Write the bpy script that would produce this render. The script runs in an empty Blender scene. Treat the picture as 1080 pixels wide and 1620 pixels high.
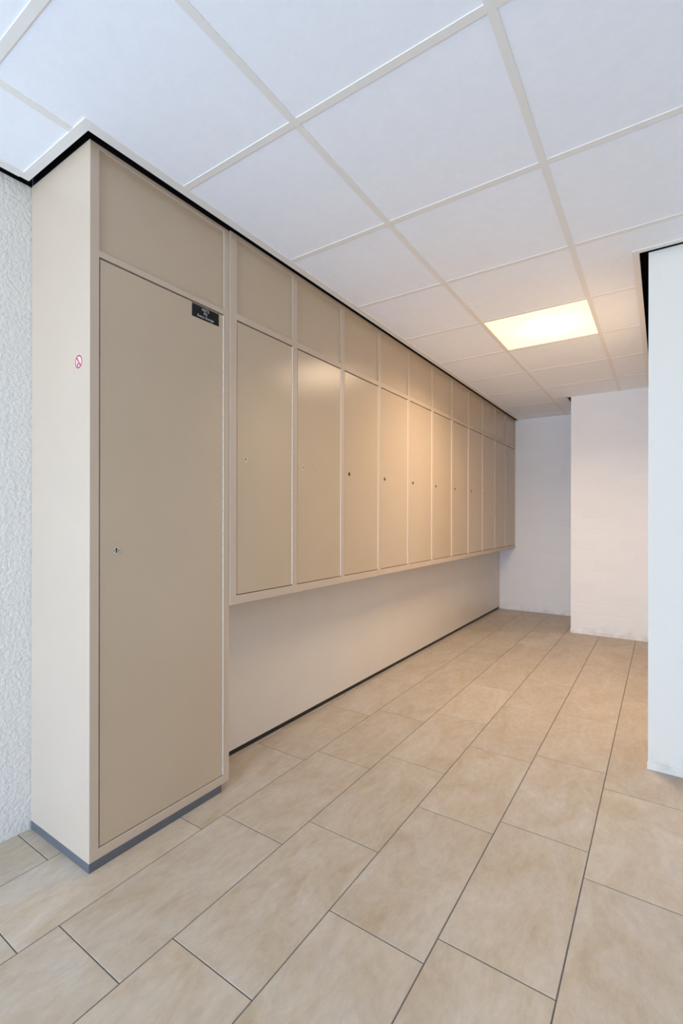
import bpy, bmesh, math, random
from mathutils import Matrix, Vector
random.seed(7)
scene = bpy.context.scene
COL = scene.collection

# ------------------------------------------------------------------ measures (metres)
ZC = 2.361                     # ceiling face
FX = -1.531                    # front face of the tall cupboard
BX = -1.526                    # front face of the hanging cupboards
WX = -1.935                    # left wall
NX = -1.717                    # panel under the hanging cupboards
YB = 6.10                      # far wall
Y0, Y1 = 0.8114, 1.405         # tall cupboard
PITCH = 0.4267                 # hanging cupboards
NLOCK = 11
TOPZ = 2.3665
PIL_X, PIL_Y = -0.055, 2.580   # right-hand wall block
PIER_X, PIER_Y = -0.766, 5.225 # pier at the far end
RX, RY = 2.3, -2.9             # unseen right and rear walls
VOID = 2.72
CX, CY = -0.9406, 1.1268       # ceiling grid origin

# ------------------------------------------------------------------ materials
def new_mat(name):
    m = bpy.data.materials.new(name); m.use_nodes = True
    nt = m.node_tree; b = nt.nodes['Principled BSDF']
    return m, nt, b

def lin(r, g, b):
    def f(c):
        c /= 255.0
        return c/12.92 if c <= 0.04045 else ((c+0.055)/1.055)**2.4
    return (f(r), f(g), f(b), 1.0)

def plain(name, col, rough=0.5, metal=0.0, spec=0.5):
    m, nt, b = new_mat(name)
    b.inputs['Base Color'].default_value = col
    b.inputs['Roughness'].default_value = rough
    b.inputs['Metallic'].default_value = metal
    b.inputs['Specular IOR Level'].default_value = spec
    return m

def node(nt, kind, **kw):
    n = nt.nodes.new(kind)
    for k, v in kw.items(): setattr(n, k, v)
    return n

def paint(name, col, rough, bump=0.02, scale=220.0):
    """sprayed steel paint: even colour, faint orange peel"""
    m, nt, b = new_mat(name)
    tc = node(nt, 'ShaderNodeTexCoord')
    n = node(nt, 'ShaderNodeTexNoise'); n.inputs['Scale'].default_value = scale; n.inputs['Detail'].default_value = 2
    nt.links.new(tc.outputs['Object'], n.inputs['Vector'])
    n2 = node(nt, 'ShaderNodeTexNoise'); n2.inputs['Scale'].default_value = 3.0; n2.inputs['Detail'].default_value = 4
    nt.links.new(tc.outputs['Object'], n2.inputs['Vector'])
    r = node(nt, 'ShaderNodeValToRGB')
    r.color_ramp.elements[0].position = 0.3; r.color_ramp.elements[1].position = 0.7
    r.color_ramp.elements[0].color = tuple(c*0.975 for c in col[:3])+(1,)
    r.color_ramp.elements[1].color = tuple(min(1, c*1.02) for c in col[:3])+(1,)
    nt.links.new(n2.outputs['Fac'], r.inputs['Fac'])
    nt.links.new(r.outputs['Color'], b.inputs['Base Color'])
    bp = node(nt, 'ShaderNodeBump'); bp.inputs['Strength'].default_value = bump; bp.inputs['Distance'].default_value = 0.001
    nt.links.new(n.outputs['Fac'], bp.inputs['Height'])
    nt.links.new(bp.outputs['Normal'], b.inputs['Normal'])
    b.inputs['Roughness'].default_value = rough
    return m

CAB = (0.55, 0.44, 0.34, 1)
M_FRAME = paint('beige_frame_paint', CAB, 0.42)
M_DOOR = paint('beige_door_paint', (0.52, 0.41, 0.295, 1), 0.23)
M_NICHE = paint('beige_panel_paint', (0.68, 0.63, 0.57, 1), 0.32, 0.015)
M_HINGE = plain('hinge_steel_painted', (0.76, 0.68, 0.59, 1), 0.35, 0.1)
M_PLINTH = plain('grey_plinth_strip', (0.105, 0.115, 0.13, 1), 0.38)
M_BLACK = plain('black_filler', (0.006, 0.006, 0.007, 1), 0.6, 0, 0.25)
M_DARKSKIRT = plain('dark_skirting', (0.018, 0.018, 0.02, 1), 0.45)
M_GRID = plain('cream_grid_bar', (0.85, 0.81, 0.74, 1), 0.45)
M_ROSE = plain('lock_rosette', (0.60, 0.55, 0.45, 1), 0.35, 0.45)
M_ROSE_DK = plain('lock_worn_brass', (0.12, 0.088, 0.05, 1), 0.45, 0.4)
M_ROSE_PT = paint('lock_painted_over', (0.33, 0.275, 0.215, 1), 0.4)
M_SCUFF = plain('scuff_grey_brown', (0.40, 0.315, 0.225, 1), 0.5)
M_HOLE = plain('keyhole_dark', (0.004, 0.003, 0.003, 1), 0.7)
M_SCREW = plain('screw_head', (0.10, 0.085, 0.065, 1), 0.5, 0.5)
M_PLATE = plain('black_engraved_plate', (0.005, 0.005, 0.006, 1), 0.5, 0, 0.25)
M_LETTER = plain('engraved_white', (0.62, 0.62, 0.60, 1), 0.6)
M_RED = plain('sticker_red', (0.56, 0.018, 0.07, 1), 0.4)
M_WHITE = plain('sticker_white', (0.64, 0.62, 0.58, 1), 0.4)
M_STICKDK = plain('sticker_dark', (0.03, 0.05, 0.04, 1), 0.5)
M_ALU = plain('window_frame_grey', (0.5, 0.5, 0.5, 1), 0.4, 0.5)

def ceiling_mat():
    m, nt, b = new_mat('ceiling_tile_fleece')
    tc = node(nt, 'ShaderNodeTexCoord')
    n = node(nt, 'ShaderNodeTexNoise'); n.inputs['Scale'].default_value = 26; n.inputs['Detail'].default_value = 8; n.inputs['Roughness'].default_value = 0.7
    nt.links.new(tc.outputs['Object'], n.inputs['Vector'])
    r = node(nt, 'ShaderNodeValToRGB')
    r.color_ramp.elements[0].position = 0.25; r.color_ramp.elements[1].position = 0.75
    r.color_ramp.elements[0].color = (0.885, 0.89, 0.90, 1)
    r.color_ramp.elements[1].color = (0.935, 0.94, 0.95, 1)
    nt.links.new(n.outputs['Fac'], r.inputs['Fac']); nt.links.new(r.outputs['Color'], b.inputs['Base Color'])
    n2 = node(nt, 'ShaderNodeTexNoise'); n2.inputs['Scale'].default_value = 260; n2.inputs['Detail'].default_value = 3
    nt.links.new(tc.outputs['Object'], n2.inputs['Vector'])
    bp = node(nt, 'ShaderNodeBump'); bp.inputs['Strength'].default_value = 0.12; bp.inputs['Distance'].default_value = 0.001
    nt.links.new(n2.outputs['Fac'], bp.inputs['Height']); nt.links.new(bp.outputs['Normal'], b.inputs['Normal'])
    b.inputs['Roughness'].default_value = 0.9
    return m
M_CEIL = ceiling_mat()

def floor_mat():
    m, nt, b = new_mat('sand_stoneware_tile')
    at = node(nt, 'ShaderNodeAttribute', attribute_name='tile_seed')
    tc = node(nt, 'ShaderNodeTexCoord')
    off = node(nt, 'ShaderNodeVectorMath', operation='MULTIPLY_ADD')
    off.inputs[1].default_value = (37.0, 53.0, 29.0)
    nt.links.new(at.outputs['Color'], off.inputs[0]); nt.links.new(tc.outputs['Object'], off.inputs[2])
    mp = node(nt, 'ShaderNodeMapping'); mp.inputs['Scale'].default_value = (1.7, 0.8, 1.0); mp.inputs['Rotation'].default_value = (0, 0, 0.45)
    nt.links.new(off.outputs['Vector'], mp.inputs['Vector'])
    big = node(nt, 'ShaderNodeTexNoise'); big.inputs['Scale'].default_value = 4.2; big.inputs['Detail'].default_value = 9; big.inputs['Roughness'].default_value = 0.68; big.inputs['Distortion'].default_value = 0.9
    nt.links.new(mp.outputs['Vector'], big.inputs['Vector'])
    r = node(nt, 'ShaderNodeValToRGB')
    e = r.color_ramp.elements
    e[0].position = 0.28; e[0].color = (0.42, 0.335, 0.24, 1)
    e[1].position = 0.74; e[1].color = (0.54, 0.49, 0.44, 1)
    mid = e.new(0.5); mid.color = (0.485, 0.41, 0.335, 1)
    nt.links.new(big.outputs['Fac'], r.inputs['Fac'])
    fine = node(nt, 'ShaderNodeTexNoise'); fine.inputs['Scale'].default_value = 26; fine.inputs['Detail'].default_value = 8; fine.inputs['Roughness'].default_value = 0.7
    nt.links.new(mp.outputs['Vector'], fine.inputs['Vector'])
    fr = node(nt, 'ShaderNodeMapRange'); fr.inputs['To Min'].default_value = 0.87; fr.inputs['To Max'].default_value = 1.13
    fr.inputs['From Min'].default_value = 0.25; fr.inputs['From Max'].default_value = 0.75
    nt.links.new(fine.outputs['Fac'], fr.inputs['Value'])
    mul = node(nt, 'ShaderNodeMix', data_type='RGBA', blend_type='MULTIPLY'); mul.inputs[0].default_value = 1
    nt.links.new(r.outputs['Color'], mul.inputs[6]); nt.links.new(fr.outputs['Result'], mul.inputs[7])
    # each tile from a slightly different batch
    sx = node(nt, 'ShaderNodeSeparateColor'); nt.links.new(at.outputs['Color'], sx.inputs['Color'])
    tr = node(nt, 'ShaderNodeMapRange'); tr.inputs['To Min'].default_value = 0.96; tr.inputs['To Max'].default_value = 1.04
    nt.links.new(sx.outputs['Blue'], tr.inputs['Value'])
    mul2 = node(nt, 'ShaderNodeMix', data_type='RGBA', blend_type='MULTIPLY'); mul2.inputs[0].default_value = 1
    nt.links.new(mul.outputs[2], mul2.inputs[6]); nt.links.new(tr.outputs['Result'], mul2.inputs[7])
    nt.links.new(mul2.outputs[2], b.inputs['Base Color'])
    bp = node(nt, 'ShaderNodeBump'); bp.inputs['Strength'].default_value = 0.12; bp.inputs['Distance'].default_value = 0.002
    nt.links.new(fine.outputs['Fac'], bp.inputs['Height']); nt.links.new(bp.outputs['Normal'], b.inputs['Normal'])
    b.inputs['Roughness'].default_value = 0.46
    b.inputs['Specular IOR Level'].default_value = 0.4
    return m
M_TILE = floor_mat()
M_GROUT = plain('dark_grout', (0.13, 0.12, 0.115, 1), 0.9, 0, 0.2)

def wall_mat(name, col, axis, rough_scale, rough_dist, course=0.105, course_dist=0.0015, tone=0.03, rough_strength=1.0, stain=False):
    """white painted masonry; axis = horizontal axis of the wall face ('x' or 'y')"""
    m, nt, b = new_mat(name)
    tc = node(nt, 'ShaderNodeTexCoord')
    sep = node(nt, 'ShaderNodeSeparateXYZ'); nt.links.new(tc.outputs['Object'], sep.inputs[0])
    comb = node(nt, 'ShaderNodeCombineXYZ')
    nt.links.new(sep.outputs['X' if axis == 'x' else 'Y'], comb.inputs[0]); nt.links.new(sep.outputs['Z'], comb.inputs[1])
    wob = node(nt, 'ShaderNodeTexNoise'); wob.inputs['Scale'].default_value = 9; wob.inputs['Detail'].default_value = 3
    nt.links.new(tc.outputs['Object'], wob.inputs['Vector'])
    wa = node(nt, 'ShaderNodeVectorMath', operation='MULTIPLY_ADD'); wa.inputs[1].default_value = (0.02, 0.02, 0)
    nt.links.new(wob.outputs['Color'], wa.inputs[0]); nt.links.new(comb.outputs[0], wa.inputs[2])
    br = node(nt, 'ShaderNodeTexBrick')
    br.inputs['Scale'].default_value = 1.0
    br.inputs['Brick Width'].default_value = course*2.1; br.inputs['Row Height'].default_value = course
    br.inputs['Mortar Size'].default_value = 0.007; br.inputs['Mortar Smooth'].default_value = 1.0
    br.inputs['Color1'].default_value = tuple(c*(1-tone) for c in col[:3])+(1,)
    br.inputs['Color2'].default_value = tuple(min(1, c*(1+tone)) for c in col[:3])+(1,)
    br.inputs['Mortar'].default_value = col
    nt.links.new(wa.outputs['Vector'], br.inputs['Vector'])
    n = node(nt, 'ShaderNodeTexNoise'); n.inputs['Scale'].default_value = rough_scale; n.inputs['Detail'].default_value = 5; n.inputs['Roughness'].default_value = 0.55
    nt.links.new(tc.outputs['Object'], n.inputs['Vector'])
    base = br.outputs['Color']
    if stain:   # scuffs and mop marks near the floor
        sn = node(nt, 'ShaderNodeTexNoise'); sn.inputs['Scale'].default_value = 14; sn.inputs['Detail'].default_value = 6
        nt.links.new(tc.outputs['Object'], sn.inputs['Vector'])
        hz = node(nt, 'ShaderNodeMapRange'); hz.inputs['From Min'].default_value = 0.02; hz.inputs['From Max'].default_value = 0.10
        hz.inputs['To Min'].default_value = 1.0; hz.inputs['To Max'].default_value = 0.0
        nt.links.new(sep.outputs['Z'], hz.inputs['Value'])
        sr = node(nt, 'ShaderNodeMapRange'); sr.inputs['From Min'].default_value = 0.42; sr.inputs['From Max'].default_value = 0.68
        nt.links.new(sn.outputs['Fac'], sr.inputs['Value'])
        mm = node(nt, 'ShaderNodeMath', operation='MULTIPLY'); nt.links.new(hz.outputs['Result'], mm.inputs[0]); nt.links.new(sr.outputs['Result'], mm.inputs[1])
        mm2 = node(nt, 'ShaderNodeMath', operation='MULTIPLY'); nt.links.new(mm.outputs[0], mm2.inputs[0]); mm2.inputs[1].default_value = 0.32
        mx = node(nt, 'ShaderNodeMix', data_type='RGBA'); nt.links.new(mm2.outputs[0], mx.inputs[0])
        nt.links.new(base, mx.inputs[6]); mx.inputs[7].default_value = (0.38, 0.35, 0.31, 1)
        base = mx.outputs[2]
    nt.links.new(base, b.inputs['Base Color'])
    b1 = node(nt, 'ShaderNodeBump'); b1.inputs['Strength'].default_value = rough_strength; b1.inputs['Distance'].default_value = rough_dist
    nt.links.new(n.outputs['Fac'], b1.inputs['Height'])
    b2 = node(nt, 'ShaderNodeBump'); b2.invert = True; b2.inputs['Strength'].default_value = 0.6; b2.inputs['Distance'].default_value = course_dist
    nt.links.new(br.outputs['Fac'], b2.inputs['Height']); nt.links.new(b1.outputs['Normal'], b2.inputs['Normal'])
    nt.links.new(b2.outputs['Normal'], b.inputs['Normal'])
    b.inputs['Roughness'].default_value = 0.75
    return m
WHITE = (0.87, 0.87, 0.88, 1)
M_WALL_L = wall_mat('rough_white_block', (0.785, 0.755, 0.715, 1), 'y', 75, 0.006, 0.21, 0.0015, 0.004)
M_WALL_B = wall_mat('white_painted_brick', WHITE, 'x', 90, 0.0013, 0.105, 0.0010, 0.013, 0.6, True)
M_WALL_R = wall_mat('white_painted_plaster', (0.83, 0.785, 0.715, 1), 'x', 70, 0.0022, 0.25, 0.0004, 0.003, 0.7, True)
M_PLAIN = plain('white_wall_plain', (0.78, 0.78, 0.77, 1), 0.8)

def diffuser_mat():
    m, nt, b = new_mat('lamp_diffuser')
    out = [n for n in nt.nodes if n.type == 'OUTPUT_MATERIAL'][0]
    nt.nodes.remove(b)
    tl = node(nt, 'ShaderNodeBsdfTranslucent'); tl.inputs['Color'].default_value = (0.90, 0.86, 0.76, 1)
    em = node(nt, 'ShaderNodeEmission'); em.inputs['Color'].default_value = (1.0, 0.80, 0.55, 1); em.inputs['Strength'].default_value = LAMP_E
    ad = node(nt, 'ShaderNodeAddShader')
    nt.links.new(tl.outputs[0], ad.inputs[0]); nt.links.new(em.outputs[0], ad.inputs[1]); nt.links.new(ad.outputs[0], out.inputs['Surface'])
    return m
def emit_mat(name, col, s):
    m, nt, b = new_mat(name)
    b.inputs['Base Color'].default_value = (1, 1, 1, 1)
    b.inputs['Emission Color'].default_value = col; b.inputs['Emission Strength'].default_value = s
    return m
LAMP_E = 0.46
M_DIFF = diffuser_mat()
M_TUBE = emit_mat('lamp_tube_glow', (1.0, 0.82, 0.68, 1), 9.0)
M_HOUSING = plain('lamp_housing_white', (0.85, 0.84, 0.80, 1), 0.4)

# ------------------------------------------------------------------ mesh helpers
class MB:
    def __init__(s): s.bm = bmesh.new(); s.mi = 0
    def _tag(s, faces):
        for f in faces: f.material_index = s.mi
    def box(s, x0, x1, y0, y1, z0, z1, bevel=0.0, seg=2):
        r = bmesh.ops.create_cube(s.bm, size=1.0)
        v = r['verts']
        for w in v:
            w.co = Vector(((x0+x1)/2 + w.co.x*(x1-x0), (y0+y1)/2 + w.co.y*(y1-y0), (z0+z1)/2 + w.co.z*(z1-z0)))
        fs = {f for w in v for f in w.link_faces}
        s._tag(fs)
        if bevel > 0:
            es = list({e for w in v for e in w.link_edges})
            rr = bmesh.ops.bevel(s.bm, geom=es, offset=bevel, segments=seg, affect='EDGES', profile=0.5)
            s._tag(rr['faces'])
        return s
    def cyl(s, c, axis, r, length, seg=24, r2=None):
        rot = Matrix.Identity(4)
        if axis == 'x': rot = Matrix.Rotation(math.pi/2, 4, 'Y')
        if axis == 'y': rot = Matrix.Rotation(math.pi/2, 4, 'X')
        rr = bmesh.ops.create_cone(s.bm, cap_ends=True, segments=seg, radius1=r, radius2=r if r2 is None else r2, depth=length,
                                   matrix=Matrix.Translation(c) @ rot)
        s._tag({f for w in rr['verts'] for f in w.link_faces})
        return s
    def poly(s, pts, ext):
        """prism from a closed outline and an extrusion vector"""
        v = [s.bm.verts.new(p) for p in pts]; f = s.bm.faces.new(v)
        r = bmesh.ops.extrude_face_region(s.bm, geom=[f])
        nv = [g for g in r['geom'] if isinstance(g, bmesh.types.BMVert)]
        bmesh.ops.translate(s.bm, verts=nv, vec=ext)
        s._tag([f] + [g for w in nv for g in w.link_faces])
        return s
    def build(s, name, mats, parent=None, origin=None, smooth=False):
        bmesh.ops.recalc_face_normals(s.bm, faces=s.bm.faces[:])
        if origin is not None:
            bmesh.ops.translate(s.bm, verts=s.bm.verts[:], vec=-Vector(origin))
        me = bpy.data.meshes.new(name); s.bm.to_mesh(me); s.bm.free()
        for m in (mats if isinstance(mats, (list, tuple)) else [mats]): me.materials.append(m)
        if smooth:
            for p in me.polygons: p.use_smooth = True
            me.set_sharp_from_angle(angle=math.radians(35))
        o = bpy.data.objects.new(name, me); COL.objects.link(o)
        if origin is not None and parent is None: o.location = origin
        if parent is not None: o.parent = parent
        return o

def tag(o, label, cat, group=None):
    o['label'] = label; o['category'] = cat
    if group: o['group'] = group
    return o
def struct(o, label=None, cat=None):
    o['kind'] = 'structure'
    if label: o['label'] = label; o['category'] = cat
    return o
def empty(name, loc):
    o = bpy.data.objects.new(name, None); o.location = loc; o.empty_display_size = 0.1
    COL.objects.link(o); return o

# ------------------------------------------------------------------ floor
def build_floor():
    rows = {-1: 0.769, 0: 0.559, 1: 0.663, 2: 0.816, 3: 0.528, 4: 0.617, 5: 0.480}
    fx, pw, pl, gap = -1.409, 0.300, 0.602, 0.0032
    x0f, x1f, y0f, y1f = -2.0, RX+0.05, RY-0.1, 6.2
    m = MB(); lay = m.bm.loops.layers.color.new('tile_seed')
    k0 = int(math.floor((x0f-fx)/pw)); k1 = int(math.ceil((x1f-fx)/pw))
    for k in range(k0, k1):
        # row name: 0 runs left of the line at fx
        r = k + 1
        off = rows.get(r, random.uniform(0, pl))
        xa, xb = max(x0f, fx+k*pw+gap/2), min(x1f, fx+(k+1)*pw-gap/2)
        if xb - xa < 0.01: continue
        j0 = int(math.floor((y0f-off)/pl)); j1 = int(math.ceil((y1f-off)/pl))
        for j in range(j0, j1):
            ya, yb = max(y0f, off+j*pl+gap/2), min(y1f, off+(j+1)*pl-gap/2)
            if yb-ya < 0.01: continue
            before = set(m.bm.faces)
            e = 0.0012
            lo = [(xa, ya, -0.0025), (xb, ya, -0.0025), (xb, yb, -0.0025), (xa, yb, -0.0025)]
            md = [(x, y, -e) for x, y, _ in lo]
            hi = [(xa+e, ya+e, 0), (xb-e, ya+e, 0), (xb-e, yb-e, 0), (xa+e, yb-e, 0)]
            L = [[m.bm.verts.new(p) for p in q] for q in (lo, md, hi)]
            fs = [m.bm.faces.new(L[2])]
            for a, b in ((0, 1), (1, 2)):
                for i in range(4):
                    fs.append(m.bm.faces.new((L[a][i], L[a][(i+1) % 4], L[b][(i+1) % 4], L[b][i])))
            c = (random.random(), random.random(), random.random(), 1)
            for f in fs:
                f.material_index = 0
                for lp in f.loops: lp[lay] = c
    m.mi = 1
    m.box(x0f, x1f, y0f, y1f, -0.12, -0.0018)
    o = m.build('floor', [M_TILE, M_GROUT])
    struct(o, 'floor of sand-coloured stone tiles with dark joints', 'floor')
build_floor()

# ------------------------------------------------------------------ walls
def wall(name, mat, x0, x1, y0, y1, z0, z1, label):
    o = MB().box(x0, x1, y0, y1, z0, z1).build(name, mat)
    return struct(o, label, 'wall')
WT = 2.364
wall('wall_left', M_WALL_L, WX-0.15, WX, RY, YB, -0.02, WT, 'rough white painted wall left of the tall cupboard')
wall('wall_far', M_WALL_B, WX-0.15, PIER_X, YB, YB+0.15, -0.02, WT, 'white painted brick wall at the far end of the passage')
wall('wall_back', M_WALL_B, PIER_X, RX, PIER_Y, YB+0.15, -0.02, WT, 'white brick pier projecting at the far end')
wall('wall_right', M_WALL_R, PIL_X, RX, PIL_Y, PIER_Y, -0.02, WT, 'white plastered wall block at the right edge')
wall('wall_side', M_PLAIN, RX, RX+0.15, RY, YB+0.15, -0.02, WT, 'white wall right of the camera')
# rear wall with a wide glazed opening
WIN = (-1.88, -0.15, 0.06, 2.28)
m = MB()
m.box(WX-0.15, WIN[0], RY-0.15, RY, -0.02, WT); m.box(WIN[1], RX+0.15, RY-0.15, RY, -0.02, WT)
m.box(WIN[0], WIN[1], RY-0.15, RY, WIN[3], WT); m.box(WIN[0], WIN[1], RY-0.15, RY, -0.02, WIN[2])
struct(m.build('wall_rear', M_PLAIN), 'white wall with the wide window behind the camera', 'wall')
m = MB()
for a, b in ((WIN[0], WIN[0]+0.05), (-1.19, -1.14), (WIN[1]-0.05, WIN[1])): m.box(a, b, RY-0.10, RY-0.05, WIN[2], WIN[3])
for a, b in ((WIN[2], WIN[2]+0.05), (WIN[3]-0.05, WIN[3])): m.box(WIN[0], WIN[1], RY-0.10, RY-0.05, a, b)
struct(m.build('window_1', M_ALU), 'wide window behind the camera', 'window')
# painted skirting lines at the foot of the white walls
def skirt(name, x0, x1, y0, y1, h, mat, label):
    o = MB().box(x0, x1, y0, y1, 0.0, h, 0.0012).build(name, mat)
    return struct(o, label, 'skirting')
skirt('baseboard_far', NX, PIER_X-0.002, YB-0.005, YB, 0.030, M_WALL_B, 'low white skirting along the far wall')
skirt('baseboard_back', PIER_X-0.004, PIL_X, PIER_Y-0.006, PIER_Y, 0.040, M_WALL_B, 'low white skirting along the brick pier')
skirt('baseboard_right', PIL_X-0.003, RX, PIL_Y-0.006, PIL_Y, 0.034, M_WALL_R, 'low white skirting along the right wall block')

# niche panel under the hanging cupboards
o = MB().box(WX, NX, Y1-0.05, YB, 0.030, 0.80).build('wall_niche', M_NICHE)
struct(o, 'smooth beige panel below the hanging cupboards', 'wall')
o = MB().box(WX, NX-0.012, Y1-0.05, YB, 0.0, 0.0305).build('baseboard_niche', M_DARKSKIRT)
struct(o, 'dark skirting strip under the beige panel', 'skirting')

# ------------------------------------------------------------------ ceiling
regions = [(-1.900, RX, RY, 0.757), (-1.460, RX, 0.757, 2.526), (-1.460, -0.119, 2.526, PIER_Y), (-1.460, -0.800, PIER_Y, YB)]
LI, LJ = 0, 3                                     # lamp cell
def clip(a0, a1, b0, b1): return max(a0, b0), min(a1, b1)
m = MB()
for i in range(-4, 8):
    for j in range(-9, 10):
        if (i, j) == (LI, LJ): continue
        for (xa, xb, ya, yb) in regions:
            x0, x1 = clip(CX+.6*i, CX+.6*(i+1), xa, xb); y0, y1 = clip(CY+.6*j, CY+.6*(j+1), ya, yb)
            if x1-x0 > .004 and y1-y0 > .004: m.box(x0, x1, y0, y1, ZC+0.003, ZC+0.018)
ceil = struct(m.build('ceiling', M_CEIL), 'suspended ceiling of white fleece tiles', 'ceiling')
m = MB(); hw = 0.012
for i in range(-4, 8):
    x = CX+.6*i
    for (xa, xb, ya, yb) in regions:
        if xa+.02 < x < xb-.02: m.box(x-hw, x+hw, ya, yb, ZC, ZC+0.0035)
for j in range(-9, 10):
    y = CY+.6*j
    for (xa, xb, ya, yb) in regions:
        if ya+.02 < y < yb-.005:
            xs = [xa] + [CX+.6*i for i in range(-4, 8) if xa+.02 < CX+.6*i < xb-.02] + [xb]
            for p, q in zip(xs[:-1], xs[1:]):
                m.box(p+(hw if p != xa else 0), q-(hw if q != xb else 0), y-hw, y+hw, ZC+0.0006, ZC+0.0035)
g = m.build('ceiling_grid', M_GRID, ceil); g['label'] = 'cream metal grid bars between the tiles'
# edge angles round the cupboards and the wall block
def trim(n, boxes, mat, label):
    m = MB()
    for b in boxes: m.box(*b)
    return struct(m.build('trim_%d' % n, mat), label, 'trim')
tz = (ZC-0.0008, ZC+0.004)
def angle(x0, x1, y0, y1, lip):
    """flange plus the upstand on its wall side"""
    a = [(x0, x1, y0, y1) + tz]
    t = 0.0015
    if lip == '-x': a.append((x0, x0+t, y0, y1, ZC, ZC+0.028))
    if lip == '+x': a.append((x1-t, x1, y0, y1, ZC, ZC+0.028))
    if lip == '+y': a.append((x0, x1, y1-t, y1, ZC, ZC+0.028))
    return a
trim(1, angle(-1.496, -1.460, 0.787, YB-.001, '-x') , M_GRID, 'cream edge angle of the ceiling along the cupboards')
trim(2, angle(-1.900, -1.460, 0.757, 0.787, '+y'), M_GRID, 'cream edge angle of the ceiling beside the tall cupboard')
trim(3, angle(-1.904, -1.868, RY, 0.757, '-x'), M_GRID, 'cream edge angle of the ceiling along the left wall')
trim(4, angle(-0.119, -0.091, 2.554, PIER_Y, '+x'), M_GRID, 'cream edge angle of the ceiling left of the right wall block')
trim(5, angle(-0.119, RX, 2.526, 2.554, '+y'), M_GRID, 'cream edge angle of the ceiling in front of the right wall block')
trim(6, angle(-0.830, -0.802, PIER_Y-.07, YB-.001, '+x'), M_GRID, 'cream edge angle of the ceiling beside the brick pier')
# black closing boards in the ceiling void
e = 0.004
trim(7, [(WX, FX-e, Y0+e, Y1, TOPZ, VOID), (WX, BX-e, Y1, YB, TOPZ+0.002, VOID)], M_BLACK, 'black closing board above the cupboards')
trim(8, [(WX-.15, WX-e, RY, Y0+e, WT, VOID), (PIL_X+e, RX, PIL_Y+e, PIER_Y+e, WT, VOID), (PIER_X+e, RX, PIER_Y+e, YB+.15, WT, VOID),
         (WX-.15, PIER_X+e, YB+e, YB+.15, WT, VOID), (RX, RX+.15, RY-.15, PIL_Y, WT, VOID), (WX-.15, RX, RY-.15, RY, WT, VOID),
         (WX-.15, RX+.15, RY-.15, YB+.15, VOID, VOID+.05)], M_BLACK, 'boards coloured black for the dark ceiling void above the walls')  # void's darkness put into black colour; unseen roof slab added against light leaks

# ------------------------------------------------------------------ ceiling lamp
lx0, lx1, ly0, ly1 = CX+hw, CX+.6-hw, CY+1.8+hw, CY+2.4-hw
lc = Vector(((lx0+lx1)/2, (ly0+ly1)/2, ZC))
lamp = tag(empty('ceiling_light', lc), 'glowing square ceiling lamp with a frosted cream diffuser set in the grid', 'lamp')
def loc_box(m, x0, x1, y0, y1, z0, z1, bv=0): m.box(x0-lc.x, x1-lc.x, y0-lc.y, y1-lc.y, z0-lc.z, z1-lc.z, bv)
m = MB()
t = 0.004
for b in ((lx0-t, lx0, ly0-t, ly1+t), (lx1, lx1+t, ly0-t, ly1+t), (lx0, lx1, ly0-t, ly0), (lx0, lx1, ly1, ly1+t)):
    loc_box(m, *b, ZC+0.0036, ZC+0.14)
loc_box(m, lx0-t, lx1+t, ly0-t, ly1+t, ZC+0.14, ZC+0.145)
m.build('housing', M_HOUSING, lamp)
m = MB(); loc_box(m, lx0+.0005, lx1-.0005, ly0+.0005, ly1-.0005, ZC+0.010, ZC+0.0105)
m.build('diffuser', M_DIFF, lamp)
for dx in (-0.06, 0.06):
    m = MB(); m.cyl(Vector((0.04+dx, 0.02, 0.075)), 'x', 0.010, 0.16, 16)
    # two short compact tubes side by side
    m.build('lamp_tube', M_TUBE, lamp, smooth=True)

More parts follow.
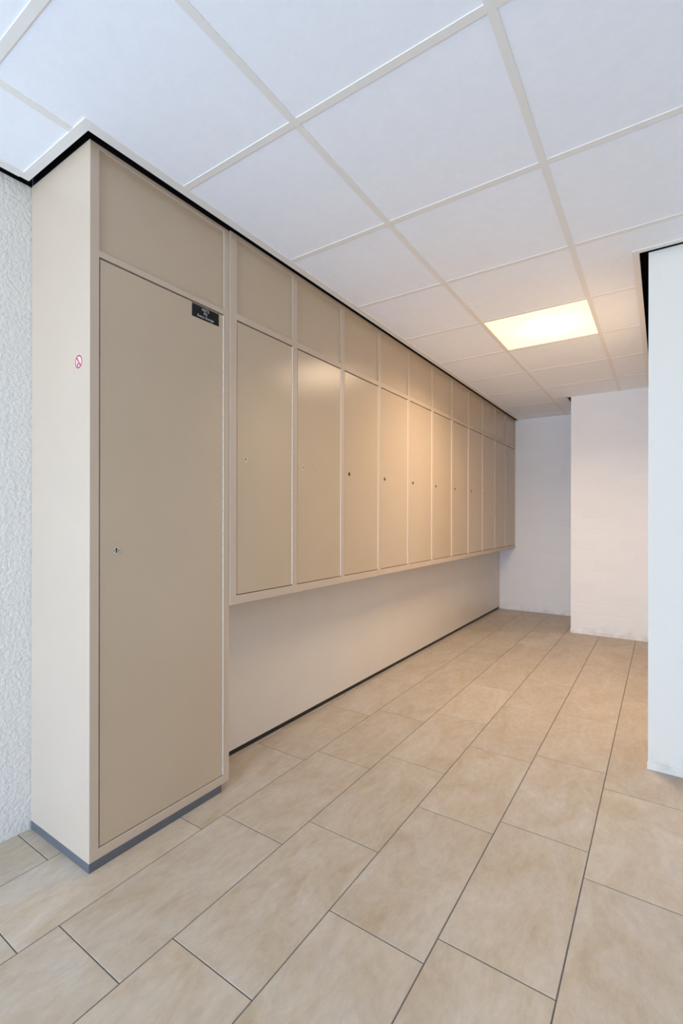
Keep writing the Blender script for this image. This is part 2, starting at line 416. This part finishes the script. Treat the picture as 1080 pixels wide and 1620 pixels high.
# ------------------------------------------------------------------ cupboards
def front_frame(name, mat, parent, X, xb, ya, yb, za, zb, holes, reveal=0.022, bev=0.0007):
    """closed carcass (back at xb) whose front at X has rectangular holes with reveals; local to parent"""
    px, py, pz = parent.location
    bm = bmesh.new()
    ys = sorted({ya, yb} | {h[0] for h in holes} | {h[1] for h in holes})
    zs = sorted({za, zb} | {h[2] for h in holes} | {h[3] for h in holes})
    V = {}
    def v(x, y, z):
        k = (round(x, 5), round(y, 5), round(z, 5))
        if k not in V: V[k] = bm.verts.new((x-px, y-py, z-pz))
        return V[k]
    def inhole(y, z): return any(h[0] < y < h[1] and h[2] < z < h[3] for h in holes)
    for y0, y1 in zip(ys[:-1], ys[1:]):
        for z0, z1 in zip(zs[:-1], zs[1:]):
            if not inhole((y0+y1)/2, (z0+z1)/2):
                bm.faces.new((v(X, y0, z0), v(X, y1, z0), v(X, y1, z1), v(X, y0, z1)))
            bm.faces.new((v(xb, y0, z0), v(xb, y0, z1), v(xb, y1, z1), v(xb, y1, z0)))
    for z0, z1 in zip(zs[:-1], zs[1:]):
        bm.faces.new((v(X, ya, z0), v(X, ya, z1), v(xb, ya, z1), v(xb, ya, z0)))
        bm.faces.new((v(X, yb, z0), v(xb, yb, z0), v(xb, yb, z1), v(X, yb, z1)))
    for y0, y1 in zip(ys[:-1], ys[1:]):
        bm.faces.new((v(X, y0, za), v(xb, y0, za), v(xb, y1, za), v(X, y1, za)))
        bm.faces.new((v(X, y0, zb), v(X, y1, zb), v(xb, y1, zb), v(xb, y0, zb)))
    for h in holes:
        xr = X-reveal
        a = [v(X, h[0], h[2]), v(X, h[1], h[2]), v(X, h[1], h[3]), v(X, h[0], h[3])]
        b = [v(xr, h[0], h[2]), v(xr, h[1], h[2]), v(xr, h[1], h[3]), v(xr, h[0], h[3])]
        hy = [y for y in ys if h[0] <= y <= h[1]]; hz = [z for z in zs if h[2] <= z <= h[3]]
        for p, q in zip(hy[:-1], hy[1:]):
            for z in (h[2], h[3]): bm.faces.new((v(X, p, z), v(X, q, z), v(xr, q, z), v(xr, p, z)))
        for p, q in zip(hz[:-1], hz[1:]):
            for y in (h[0], h[1]): bm.faces.new((v(X, y, p), v(X, y, q), v(xr, y, q), v(xr, y, p)))
        bm.faces.new([v(xr, y, h[2]) for y in hy] + [v(xr, h[1], z) for z in hz[1:]] + [v(xr, y, h[3]) for y in hy[::-1][1:]] + [v(xr, h[0], z) for z in hz[::-1][1:-1]])
    bmesh.ops.recalc_face_normals(bm, faces=bm.faces[:])
    es = [e for e in bm.edges if len(e.link_faces) == 2 and e.calc_face_angle(0) > 0.5 and
          all(abs(w.co.x+px-X) < 1e-5 for w in e.verts)]
    bmesh.ops.bevel(bm, geom=es, offset=bev, segments=2, affect='EDGES', profile=0.5)
    me = bpy.data.meshes.new(name); bm.to_mesh(me); bm.free(); me.materials.append(mat)
    o = bpy.data.objects.new(name, me); COL.objects.link(o); o.parent = parent
    return o

def make_lock(parent, c, r, kind):
    """rosette with a key slot (and two screws); c local to the door, front facing +x"""
    m = MB(); t = 0.0016
    x, y, z = c
    m.cyl(Vector((x+t/2, y, z)), 'x', r, t, 28)
    m.cyl(Vector((x+t+0.0003, y, z)), 'x', r*0.55, 0.0006, 24)
    m.mi = 1
    s = 0.17 if kind != 'worn' else 0.2
    m.box(x+t, x+t+0.0009, y-r*s, y+r*s, z-r*0.62, z+r*0.66, 0)
    m.cyl(Vector((x+t+0.0003, y, z+r*0.45)), 'x', r*0.24, 0.0013, 14)
    if kind == 'rosette':
        m.mi = 2
        for d in (-1, 1): m.cyl(Vector((x+t+0.0002, y+d*r*0.66, z)), 'x', r*0.17, 0.0010, 12)
    mats = {'rosette': [M_ROSE, M_HOLE, M_SCREW], 'worn': [M_ROSE_DK, M_HOLE], 'painted': [M_ROSE_PT, M_SCREW]}[kind]
    o = m.build('lock', mats, parent)
    o['label'] = {'rosette': 'round metal lock rosette with a key slot', 'worn': 'small dark brass lock', 'painted': 'lock painted over in beige'}[kind]
    return o

def make_hinge(parent, x, y, z0, z1):
    m = MB(); L = 0.048; n = int((z1-z0)/L); L = (z1-z0)/n
    for i in range(n):
        m.cyl(Vector((x, y, z0+L*(i+.5))), 'z', 0.0027, L-0.0034, 10)
    m.cyl(Vector((x, y, (z0+z1)/2)), 'z', 0.0013, z1-z0, 8)
    o = m.build('hinge', M_HINGE, parent, smooth=True)
    o['label'] = 'pale full-height piano hinge'
    return o

def make_door(parent, X, ya, yb, za, zb, lock_y, lock_z, lock_r, kind):
    """door leaf standing in its opening, with lock and piano hinge"""
    px, py, pz = parent.location
    m = MB()
    m.box(X-0.0195-px, X-0.0015-px, ya+0.0033-py, yb-0.0055-py, za+0.0034-pz, zb-0.0058-pz, 0.0012)
    d = m.build('door', M_DOOR, parent)
    make_lock(d, (X-0.0015-px, lock_y-py, lock_z-pz), lock_r, kind)
    make_hinge(d, X-0.0008-px, yb-0.0034-py, za+0.004-pz, zb-0.005-pz)
    return d

def make_upper(parent, X, ya, yb, za, zb):
    px, py, pz = parent.location
    m = MB(); m.box(X-0.0215-px, X-0.008-px, ya-py+.0002, yb-py-.0002, za-pz+.0002, zb-pz-.0002)
    return m.build('upper_panel', M_DOOR, parent)

# tall cupboard
tall = tag(empty('tall_cabinet', (FX-0.2, (Y0+Y1)/2, 0)), 'tall beige steel cupboard standing on the floor at the near end of the row', 'cabinet')
px, py, pz = tall.location
oy, oz, od = (0.843, 1.3745), (2.022, 2.3515), (0.064, 2.001)
front_frame('frame', M_FRAME, tall, FX, WX+.001, Y0, Y1, 0.030, TOPZ, [(oy[0], oy[1], od[0], od[1]), (oy[0], oy[1], oz[0], oz[1])], bev=0.0016)
make_upper(tall, FX, oy[0], oy[1], oz[0], oz[1])
make_door(tall, FX, oy[0], oy[1], od[0], od[1], 0.902, 1.036, 0.0125, 'rosette')
m = MB()
m.box(WX+.001-px, FX+0.001-px, Y0-0.001-py, 1.362-py, 0.0-pz, 0.030-pz, 0.001)
pl = m.build('plinth', M_PLINTH, tall); pl['label'] = 'low grey plinth strip'

# hanging cupboards
ORD = ['first', 'second', 'third', 'fourth', 'fifth', 'sixth', 'seventh', 'eighth', 'ninth', 'tenth', 'eleventh']
LAB = ['beige hanging cupboard right beside the tall cupboard, with a pale lock rosette',
       'second hanging cupboard from the tall one, lamp glare at the top of its door',
       'third hanging cupboard from the tall one, dark lock, just past the lamp glare',
       'fourth hanging cupboard from the tall one, dark lock, in warm lamp light',
       'fifth hanging cupboard from the tall one, beside the lamp, dark lock',
       'sixth hanging cupboard from the tall one, half warm and half shaded',
       'seventh hanging cupboard from the tall one, small dark lock, beyond the warm glow',
       'eighth hanging cupboard from the tall one, fourth from the far wall',
       'third hanging cupboard from the far white wall, lock painted over',
       'second hanging cupboard from the far white wall, lock painted over',
       'hanging cupboard at the far end of the row, against the white brick wall']
protos = {}
def unit_shape(k, root, kind):
    ya = Y1 + k*PITCH; yb = ya+PITCH
    a = ya+(0.037 if k == 0 else 0.0175); b = yb-0.0175
    front_frame('frame', M_FRAME, root, BX, WX+.001, ya, yb, 0.774, TOPZ+0.002, [(a, b, 0.812, 2.001), (a, b, 2.030, 2.3495)])
    make_upper(root, BX, a, b, 2.030, 2.3495)
    make_door(root, BX, a, b, 0.812, 2.001, a+0.052, 1.404, 0.0120 if kind == 'rosette' else 0.0105, kind)
def copy_tree(o, parent=None):
    c = o.copy(); COL.objects.link(c)
    if parent is not None: c.parent = parent
    for ch in list(o.children): copy_tree(ch, c)
    return c
def scuffs(root, k):
    """faint rub marks beside the lock and a hairline scratch under the rail"""
    door = [c for c in root.children if c.name.startswith('door')][0]
    p = root.location; x = BX-0.0015-p.x
    for y, z, w, h in ((1.968, 1.452, .004, .006), (1.973, 1.418, .005, .009), (2.003, 1.402, .006, .004)):
        c = [(x+0.00006, y-p.y+w*math.cos(a)*(1+.25*math.sin(3*a)), z-p.z+h*math.sin(a)) for a in [2*math.pi*i/14 for i in range(14)]]
        m = MB(); m.poly(c, Vector((0.00005, 0, 0)))
        m.build('scuff_mark', M_SCUFF, door)['label'] = 'faint rub mark'
    for y, z0, z1 in ((2.118, 1.972, 1.992), (2.122, 1.960, 1.974)):
        m = MB(); m.box(x, x+0.0001, y-p.y, y-p.y+0.0012, z0-p.z, z1-p.z)
        m.build('scratch', M_SCUFF, door)['label'] = 'hairline scratch'
for k in range(NLOCK):
    kind = 'rosette' if k < 2 else ('worn' if k < 8 else 'painted')
    key = 'first' if k == 0 else kind
    loc = Vector((BX-0.2, Y1+(k+.5)*PITCH, 0.774))
    if key not in protos:
        root = empty('wall_cabinet', loc); unit_shape(k, root, kind); protos[key] = root
    else:
        root = copy_tree(protos[key]); root.location = loc
    if k == 1: scuffs(root, k)
    tag(root, LAB[k], 'cabinet', 'hanging steel cupboards along the left wall')

# ------------------------------------------------------------------ name plate on the tall door
pc = Vector((FX-0.0014, 1.278, 1.9665))
plate = tag(empty('name_plate', pc), 'small black engraved plate with white lettering on the tall cupboard door', 'sign')
MB().box(0, 0.0022, -0.067, 0.067, -0.0255, 0.0245, 0.0004, 1).build('plate', M_PLATE, plate)
def text_mesh(s, size, y, z, sx=0.95):
    cu = bpy.data.curves.new('txt', 'FONT'); cu.body = s; cu.size = size; cu.align_x = 'CENTER'; cu.extrude = 0.00025; cu.space_character = 1.08
    to = bpy.data.objects.new('txt', cu); COL.objects.link(to)
    dg = bpy.context.evaluated_depsgraph_get(); dg.update()
    me = bpy.data.meshes.new_from_object(to.evaluated_get(dg))
    bpy.data.objects.remove(to)
    me.transform(Matrix(((0, 0, 1, 0.0024), (sx, 0, 0, y), (0, 1, 0, z), (0, 0, 0, 1))))
    me.materials.clear(); me.materials.append(M_LETTER)
    me.name = 'lettering'
    o = bpy.data.objects.new('lettering', me); COL.objects.link(o); o.parent = plate
    o['label'] = 'white lettering'
text_mesh('N2T2', 0.0150, -0.002, 0.0090)
text_mesh('PX', 0.0150, -0.002, -0.0055)
text_mesh('Eneco Energie', 0.0140, -0.001, -0.0195)

# ------------------------------------------------------------------ no smoking sticker
sc = Vector((-1.599, Y0, 1.661))
stick = tag(empty('no_smoking_sticker', sc), 'small round red and white no smoking sticker on the pale side of the tall cupboard', 'sticker')
R = 0.0225
MB().cyl(Vector((0, -0.0002, 0)), 'y', R+0.0015, 0.0004, 48).build('backing', M_WHITE, stick)
m = MB()
N = 48
for i in range(N):
    a0, a1 = 2*math.pi*i/N, 2*math.pi*(i+1)/N
    q = [(math.cos(a)*r, -0.00055, math.sin(a)*r) for a, r in ((a0, R), (a1, R), (a1, R*.77), (a0, R*.77))]
    m.poly(q, Vector((0, 0.00015, 0)))
m.build('ring', M_RED, stick)
m = MB()
d = Vector((0.62, 0, -0.785)).normalized(); n = Vector((d.z, 0, -d.x)); L = R*.82; w = R*.12
m.poly([tuple(Vector((0, -0.0007, 0))+p) for p in (-d*L-n*w, d*L-n*w, d*L+n*w, -d*L+n*w)], Vector((0, 0.00015, 0)))
m.build('slash', M_RED, stick)
m = MB()
c = Vector((-R*.25, 0, -R*.38)); d2 = Vector((0.25, 0, 1)).normalized(); n2 = Vector((d2.z, 0, -d2.x))
m.poly([tuple(Vector((0, -0.0006, 0))+c+p) for p in (-d2*R*.30-n2*R*.05, d2*R*.0-n2*R*.17, d2*R*.26-n2*R*.06, d2*R*.26+n2*R*.06, d2*R*.0+n2*R*.17, -d2*R*.30+n2*R*.05)], Vector((0, 0.0001, 0)))
m.build('pictogram', M_STICKDK, stick)

# ------------------------------------------------------------------ light
def area(name, loc, rot, sx, sy, power, col):
    l = bpy.data.lights.new(name, 'AREA'); l.shape = 'RECTANGLE'; l.size = sx; l.size_y = sy; l.energy = power; l.color = col
    o = bpy.data.objects.new(name, l); o.location = loc; o.rotation_euler = rot; COL.objects.link(o)
    return o
wx, ww = (WIN[0]+WIN[1])/2, WIN[1]-WIN[0]-.1
# daylight through the rear window: fitted tints, blue in the lower half, amber above
area('daylight_lower', (wx, RY-0.04, 0.60), (math.radians(90), 0, 0), ww, 1.0, 140, (0.265, 0.52, 1.0))
area('daylight_upper', (wx, RY-0.04, 1.68), (math.radians(90), 0, 0), ww, 1.12, 53, (1.0, 0.86, 0.32))
# the lamp's optic throws most of its light steeply downwards
lampl = area('lamp_light', (lc.x, lc.y, ZC+0.007), (0, 0, 0), 0.54, 0.54, 24.5, (1.0, 0.77, 0.54))
lampl.data.spread = math.radians(152)
scene.cycles.diffuse_bounces = 8; scene.cycles.max_bounces = 14
w = bpy.data.worlds.new('sky'); scene.world = w; w.use_nodes = True
w.node_tree.nodes['Background'].inputs[0].default_value = (0.75, 0.87, 1.0, 1)
w.node_tree.nodes['Background'].inputs[1].default_value = 0.1

# ------------------------------------------------------------------ camera
F, HY, YAW, ROLL, U0, CAMH = 750.63, 819.14, 0.5907, 0.0014, 544.57, 1.1477
cam = bpy.data.cameras.new('camera'); co = bpy.data.objects.new('camera', cam); COL.objects.link(co)
cam.sensor_fit = 'VERTICAL'; cam.sensor_height = 36.0; cam.lens = F/1620*36
cam.shift_x = -(U0-540)/1620; cam.shift_y = (HY-810)/1620
cam.clip_start = 0.02
co.matrix_world = Matrix.Translation((0, 0, CAMH)) @ Matrix.Rotation(YAW, 4, 'Z') @ Matrix.Rotation(math.pi/2, 4, 'X') @ Matrix.Rotation(ROLL, 4, 'Z')
scene.camera = co
vs = scene.view_settings
vs.view_transform = 'Standard'; vs.look = 'None'; vs.gamma = 1.0; vs.use_curve_mapping = False
vs.exposure = 0.05
